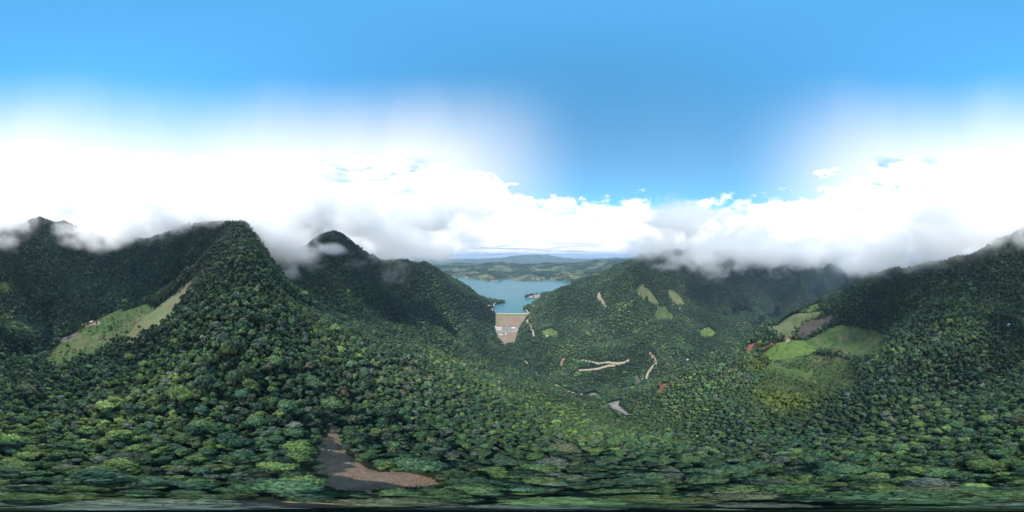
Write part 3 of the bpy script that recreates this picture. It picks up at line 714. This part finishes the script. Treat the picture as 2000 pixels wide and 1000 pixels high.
# leaf colours: mostly deep green; silvery, yellow and olive kinds mixed in, more yellow on the front slopes
PAL = np.array([(0.030,0.070,0.026),(0.022,0.055,0.026),(0.042,0.088,0.026),(0.060,0.110,0.026),(0.062,0.092,0.058),(0.050,0.066,0.028),(0.075,0.130,0.030)])*np.array([1.20,1.17,1.42])
def tints(X, Y, g, yel=0.0):
    b = fbm(X, Y, 120, 3, 33)
    base = np.array([0.34,0.24,0.18,0.07,0.09,0.05,0.03]); n = X.size
    idx = g.choice(7, n, p=base); sw = (b+0.35*g.standard_normal(n) > 0.42); idx = np.where(sw & (g.random(n) < 0.6), g.choice([2,3,6], n), idx)
    c = PAL[idx]*np.exp(0.26*g.standard_normal((n, 1)))
    big = fbm(X, Y, 260, 4, 133); c = c*(1+0.5*np.clip(big, -1, 1))[:, None]; c[:, 0] *= 1+0.30*np.clip(big, 0, 1)
    pallid = blob2(X, Y, 520, 880, 330)[:, None]; c = c*(1+pallid*np.array([0.42,0.32,0.38]))  # sunlit, hazy paleness of the right hill painted into its leaf tints
    yg = YOUNG(X, Y)[:, None]; c = c*(1+0.55*yg*np.array([1.25,1.0,0.6])); bb = BAMBOO(X, Y)[:, None]; c = c*(1-bb)+bb*np.array([0.12,0.165,0.03])*np.exp(0.15*g.standard_normal((n, 1)))
    return c, idx
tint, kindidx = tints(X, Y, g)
tint[scr] = np.array([0.075,0.115,0.034])*np.exp(0.25*g.standard_normal((scr.sum(), 1)))
tint2, _ = tints(x2, y2, g)

# the 300 that show largest stand singly, the rest is the forest
slant = np.sqrt(X**2+Y**2+(Z-CAMZ)**2); show = rad/slant/np.maximum(0.12, Rr/slant)**0.5; show[scr] = 0
order = np.argsort(-show); single = order[:296]; rest = np.setdiff1d(np.arange(n), single)
KIND = ['deep green broad crowned forest tree of the canopy round the clearing','dark bluish green forest tree of the canopy round the clearing','fresh green forest tree of the canopy round the clearing',
        'yellowish green forest tree of the canopy round the clearing','pale silvery green forest tree of the canopy round the clearing','olive brown crowned forest tree of the canopy round the clearing','bright lime green forest tree of the canopy round the clearing']
GRP = ['deep green canopy trees','dark bluish canopy trees','fresh green canopy trees','yellowish canopy trees','silvery canopy trees','olive canopy trees','lime canopy trees']
def tree(x, y, r, k, tc3, label, group, name='canopy_tree', hs=1.0, z=None, cat_='tree', rz=None):
    z = float(ground(x, y)) if z is None else z
    e = empty(name, (x, y, z), random.random()*6.28 if rz is None else rz); e.scale = (r, r, r*hs); tag(e, label, cat_, group)
    t = link('trunk', TRUNKS[k % 3], e); c = link('crown', NEARV[k % 6], e); c['tint'] = [float(v) for v in tc3]
    return e
def where(x, y):
    if polydist(np.array([x]), np.array([y]), polys[0])[0] < 9: return 'leaning over the edge of the brown clearing'
    a = math.degrees(math.atan2(x, y))
    if -140 < a < -45: return 'on the rising ridge above the brown clearing'
    if -45 <= a < 20: return 'on the slope falling from the clearing towards the dam'
    if 20 <= a < 95: return 'on the slope falling towards the gravel bank'
    return 'on the slope above the back ravine'
KIND = [k.split(' of the canopy')[0] for k in KIND]
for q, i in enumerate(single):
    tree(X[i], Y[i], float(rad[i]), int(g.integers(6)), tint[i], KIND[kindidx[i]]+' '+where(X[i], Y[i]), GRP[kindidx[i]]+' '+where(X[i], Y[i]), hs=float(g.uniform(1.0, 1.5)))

def instancer(name, P3, scl, tintv, kinds, variants, label, kind='stuff', seed=3):
    g = np.random.default_rng(seed); n = len(P3)
    me = bpy.data.meshes.new(name); me.vertices.add(n); me.vertices.foreach_set('co', np.ascontiguousarray(P3, np.float32).ravel())
    a = me.attributes.new('tint', 'FLOAT_VECTOR', 'POINT'); a.data.foreach_set('vector', np.ascontiguousarray(tintv, np.float32).ravel())
    a = me.attributes.new('size', 'FLOAT_VECTOR', 'POINT'); a.data.foreach_set('vector', np.ascontiguousarray(scl, np.float32).ravel())
    a = me.attributes.new('turn', 'FLOAT_VECTOR', 'POINT'); rot = np.zeros((n, 3), np.float32); rot[:, 2] = g.random(n)*6.283; rot[:, :2] = g.normal(size=(n, 2))*0.05; a.data.foreach_set('vector', rot.ravel())
    a = me.attributes.new('which', 'INT', 'POINT'); a.data.foreach_set('value', np.ascontiguousarray(kinds, np.int32))
    o = link(name, me); tag(o, label, None, kind=kind)
    t = bpy.data.node_groups.new(name, 'GeometryNodeTree'); t.interface.new_socket('Geometry', in_out='INPUT', socket_type='NodeSocketGeometry'); t.interface.new_socket('Geometry', in_out='OUTPUT', socket_type='NodeSocketGeometry')
    N = NT(t); gi = N.new('NodeGroupInput'); go = N.new('NodeGroupOutput')
    iop = N.new('GeometryNodeInstanceOnPoints'); N.l.new(gi.outputs[0], iop.inputs['Points'])
    ci = N.new('GeometryNodeCollectionInfo'); ci.inputs['Collection'].default_value = variants; ci.inputs['Separate Children'].default_value = True; ci.inputs['Reset Children'].default_value = True
    N.l.new(ci.outputs[0], iop.inputs['Instance']); iop.inputs['Pick Instance'].default_value = True
    def attr(nm, ty):
        q = N.new('GeometryNodeInputNamedAttribute', data_type=ty); q.inputs[0].default_value = nm; return q.outputs[0]
    N.l.new(attr('which', 'INT'), iop.inputs['Instance Index']); N.l.new(attr('turn', 'FLOAT_VECTOR'), iop.inputs['Rotation']); N.l.new(attr('size', 'FLOAT_VECTOR'), iop.inputs['Scale'])
    N.l.new(iop.outputs[0], go.inputs[0])
    md = o.modifiers.new('scatter', 'NODES'); md.node_group = t; return o
hsr = np.exp(0.2*g.standard_normal(rest.size))*1.08*np.where(Rr[rest] < 700, 1.3, 1.0); hsr = np.minimum(hsr, np.where(Rr[rest] < 420, 15.0, 21.0)/(3.0*rad[rest])); hsr = np.maximum(hsr, 0.75)
PF = np.vstack([np.stack([X[rest], Y[rest], Z[rest]], 1), np.stack([x2, y2, ground(x2, y2)-1.5], 1)])
r2 = g.uniform(1.1, 2.0, nu)
SF = np.vstack([np.stack([rad[rest], rad[rest], rad[rest]*hsr], 1), np.stack([r2, r2, r2*1.1], 1)])
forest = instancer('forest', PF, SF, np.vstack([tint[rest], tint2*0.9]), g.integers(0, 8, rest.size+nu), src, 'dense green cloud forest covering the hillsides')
print('TREES', n, 'UNDER', nu, 'CONTROL', NC)

# ------------------------------------------------------------------ lone trees and bushes that stand out in the open
for lab, px, py, dr, r, tc3, hs in [
    ('big yellow green tree alone at the top of the shoulder meadow', 243, 594, (300,460), 8.5, (0.085,0.135,0.03), 0.9),
    ('round dark bush in the middle of the shoulder meadow', 216, 638, (240,420), 3.6, (0.025,0.055,0.022), 0.6),
    ('dark tree beside the brick roofed farmhouse', 1530, 664, (330,560), 3.6, (0.02,0.05,0.02), 0.9),
    ('pale yellow crowned tree standing above the forest below the shoulder meadow', 253, 712, (120,260), 6.0, (0.12,0.16,0.045), 1.1),
    ('thin lone tree on the lower end of the mown strip', 272, 645, (200,420), 2.6, (0.04,0.075,0.03), 1.6),
    ('dark bush on the edge of the grey bare field', 133, 661, (240,420), 3.2, (0.02,0.05,0.02), 0.5),
    ('lone tree in the upper shoulder meadow beside the mown strip', 276, 606, (240,460), 3.0, (0.03,0.06,0.025), 0.8),
    ('small tree in the broad green meadow', 1687, 665, (300,560), 3.2, (0.03,0.07,0.025), 0.7),
    ('low bush in the middle of the broad green meadow', 1648, 666, (300,560), 2.8, (0.03,0.065,0.03), 0.5)]:
    x, y = at(px, py, *dr); tree(x, y, r, random.randrange(6), tc3, lab, None, 'lone_tree', hs)

# ------------------------------------------------------------------ felled wood in the clearing
q = polys[0]; lo, hi = q.min(0), q.max(0); g = np.random.default_rng(44)
V, F = [], []
while len(F) < 9000:
    x, y = g.uniform(lo, hi); 
    if not inpoly(np.array([x]), np.array([y]), q)[0]: continue
    z = float(ground(x, y)); a = g.random()*6.28; L = g.uniform(0.4, 2.0); h = g.uniform(0.03, 0.09)+0.02*L; dx, dy = math.cos(a)*L, math.sin(a)*L; up = g.uniform(0.0, 0.5)
    z2 = float(ground(x+dx, y+dy)); n = len(V)
    V += [(x-dy/L*h, y+dx/L*h, z+0.05), (x+dy/L*h, y-dx/L*h, z+0.05), (x, y, z+0.05+2*h), (x+dx, y+dy, z2+0.1+up)]
    F += [(n, n+1, n+3), (n+1, n+2, n+3), (n+2, n, n+3)]
tag(mesh_obj('brushwood', V, F, 'wood'), 'grey brown brushwood littering the felled clearing', None, kind='stuff')
LOGS = [((768,955),(792,968),'long pale log at the lower edge of the brown clearing'),((758,952),(764,960),'short pale log near the lower edge of the clearing'),((775,956),(784,960),'slim grey log crossing the clearing brush'),
 ((803,956),(790,961),'bent pale branch on the dark side of the clearing'),((717,957),(727,968),'grey log at the clearing corner by the forest'),((730,962),(744,966),'thin grey log lying below the clearing in shade'),
 ((690,989),(736,982),'stout bleached log on the bare strip below the drone'),((640,880),(650,872),'grey fallen stem at the upper narrow part of the clearing'),((679,902),(691,903),'short cut log in the middle of the clearing')]
for (a0, b0, lab) in LOGS:
    A_ = at(*a0, 5, 120); B_ = at(*b0, 5, 120); za, zb = float(ground(*A_))+0.5, float(ground(*B_))+0.6
    L = math.hypot(A_[0]-B_[0], A_[1]-B_[1])
    e = empty('fallen_log', (A_[0], A_[1], za)); tag(e, lab, 'log')
    bx_, by_, bz_ = B_[0]-A_[0], B_[1]-A_[1], zb-za
    mesh_obj('stem', *tube([(0,0,0),(bx_*0.5+0.2, by_*0.5-0.1, bz_*0.5+0.25),(bx_, by_, bz_)], [0.32,0.26,0.12], 8), 'palebark', e, True)
    for k in (0.45, 0.7):
        sx = random.choice((-1, 1))*L*0.16
        mesh_obj('branch', *tube([(bx_*k, by_*k, bz_*k+0.1),(bx_*(k+0.1)-by_/L*sx, by_*(k+0.1)+bx_/L*sx, bz_*k+0.9)], [0.14,0.05], 6), 'palebark', e, True)

# ------------------------------------------------------------------ low cloud on the hilltops
def cloudmat(dens):
    m = bpy.data.materials.new('cloud'); m.use_nodes = True; t = NT(m.node_tree); t.n.clear()
    v = t.new('ShaderNodeVolumePrincipled'); v.inputs['Color'].default_value = (1, 1, 1, 1); v.inputs['Density'].default_value = dens
    v.inputs['Anisotropy'].default_value = 0.6
    out = t.new('ShaderNodeOutputMaterial'); t.l.new(v.outputs[0], out.inputs['Volume']); return m
M['cloud'] = cloudmat(0.022)
def low_cloud(label, blobs, voxel, wl, seed, amp=3.0, dens=1.0):
    E = []
    for px, py, d, rh, rv in blobs:
        x, y, z = P(px, py, d, False); E.append((Vector((x, y, z)), Vector((rh, rh, rv))))
    lo = [min(c[i]-r[i]*1.3 for c, r in E) for i in range(3)]; hi = [max(c[i]+r[i]*1.3 for c, r in E) for i in range(3)]
    t = bpy.data.node_groups.new('low_cloud', 'GeometryNodeTree'); t.interface.new_socket('Geometry', in_out='INPUT', socket_type='NodeSocketGeometry'); t.interface.new_socket('Geometry', in_out='OUTPUT', socket_type='NodeSocketGeometry')
    N = NT(t); go = N.new('NodeGroupOutput'); N.new('NodeGroupInput')
    p = N.new('GeometryNodeInputPosition').outputs[0]; acc = None
    for c, r in E:
        v = N.vmath('DIVIDE', N.vmath('SUBTRACT', p, tuple(c)), tuple(r))
        f = N.math('SUBTRACT', 1.0, N.vmath('LENGTH', v, out=1))
        acc = f if acc is None else N.math('MAXIMUM', acc, f)
    q = N.vmath('ADD', N.vmath('MULTIPLY', p, (1/wl, 1/wl, 1.35/wl)), (seed*3.7, seed*1.9, seed*0.7))
    nz = N.noise(q, 1.0, 4.0, 0.62, 1.2)
    f = N.math('ADD', acc, N.math('MULTIPLY', N.math('SUBTRACT', nz, 0.52), amp))
    f = N.math('MAXIMUM', N.math('MINIMUM', N.math('MULTIPLY', f, 1.3), 1.0), 0.0)
    f = N.math('MULTIPLY', N.math('MULTIPLY', f, f), dens)
    vc = N.new('GeometryNodeVolumeCube'); N.l.new(f, vc.inputs['Density'])
    vc.inputs['Min'].default_value = lo; vc.inputs['Max'].default_value = hi
    for i, ax in enumerate('XYZ'): vc.inputs['Resolution '+ax].default_value = max(4, int((hi[i]-lo[i])/voxel))
    sm = N.new('GeometryNodeSetMaterial'); N.l.new(vc.outputs[0], sm.inputs[0]); sm.inputs['Material'].default_value = M['cloud']
    N.l.new(sm.outputs[0], go.inputs[0])
    me = bpy.data.meshes.new('low_cloud'); me.materials.append(M['cloud']); o = link('low_cloud', me); tag(o, label, None, kind='stuff')
    o.modifiers.new('cloud', 'NODES').node_group = t
    return o
low_cloud('white mist filling the saddle beside the sharp wooded peak', [(540,470,520,130,95),(580,500,530,85,60),(565,532,490,52,50),(515,445,530,110,75),(610,440,680,150,80),(640,488,575,85,24),(600,410,700,220,110),(505,470,490,62,62)], 8, 85, 1, amp=2.6, dens=3.2)
low_cloud('small wisps of mist on the ridge below the sharp peak', [(772,536,630,64,42),(695,517,590,55,24),(740,498,720,90,50)], 5, 45, 2, amp=4.2, dens=0.3)
low_cloud('cloud bank behind the left ridge above the lake', [(720,445,1000,280,150),(790,475,1020,270,130),(850,492,1150,240,75),(690,400,950,260,160),(765,500,900,160,85),(830,420,1300,340,180)], 16, 170, 3)
low_cloud('torn cloud along the crest of the western ridge', [(330,440,690,210,80),(250,452,720,200,85),(180,460,790,170,80),(400,422,590,170,60),(140,475,780,85,50),(215,478,700,125,52),(450,405,520,150,55),(300,380,760,260,120)], 10, 95, 4, dens=1.3)
low_cloud('ragged cloud round the cloudy peak', [(60,398,860,220,85),(125,450,780,85,60),(5,470,540,70,45),(20,432,660,110,65)], 8, 70, 5, amp=3.8, dens=0.9)
low_cloud('thick cloud lying on the right mountain', [(1740,500,590,180,85),(1820,478,570,210,110),(1900,460,550,190,90),(1960,445,530,150,75),(1700,522,660,140,60),(1780,520,590,140,50),(1850,400,680,270,140)], 11, 110, 6)
low_cloud('grey cloud capping the hill right of the lake', [(1290,486,1150,270,120),(1360,496,1260,320,140),(1440,484,1400,390,180),(1330,430,1300,330,170)], 17, 180, 7)
low_cloud('thin wisp of mist hanging below the cloud on the right hill', [(1392,532,1180,150,90),(1440,525,1300,120,55),(1300,520,1080,110,40)], 10, 75, 12, amp=4.0, dens=0.3)
low_cloud('cloud filling the head of the far valley', [(1500,494,1750,430,200),(1580,498,2050,490,220),(1660,493,2150,510,240),(1700,512,1450,340,120)], 26, 260, 8)

# ------------------------------------------------------------------ haze
bm = bmesh.new()
V, F = boxvf(-24500, 24500, -24500, 24500, float(GZ.min())-60, 660.0)
hz = mesh_obj('haze', V, F, 'cloud'); tag(hz, 'thin blue haze over the far hills', None, kind='stuff')
m = bpy.data.materials.new('haze'); m.use_nodes = True; t = NT(m.node_tree); t.n.clear()
v = t.new('ShaderNodeVolumePrincipled'); v.inputs['Color'].default_value = (0.32, 0.53, 0.85, 1); v.inputs['Density'].default_value = 0.000065
out = t.new('ShaderNodeOutputMaterial'); t.l.new(v.outputs[0], out.inputs['Volume'])
try: m.cycles.homogeneous_volume = True
except Exception: pass
hz.data.materials.clear(); hz.data.materials.append(m)
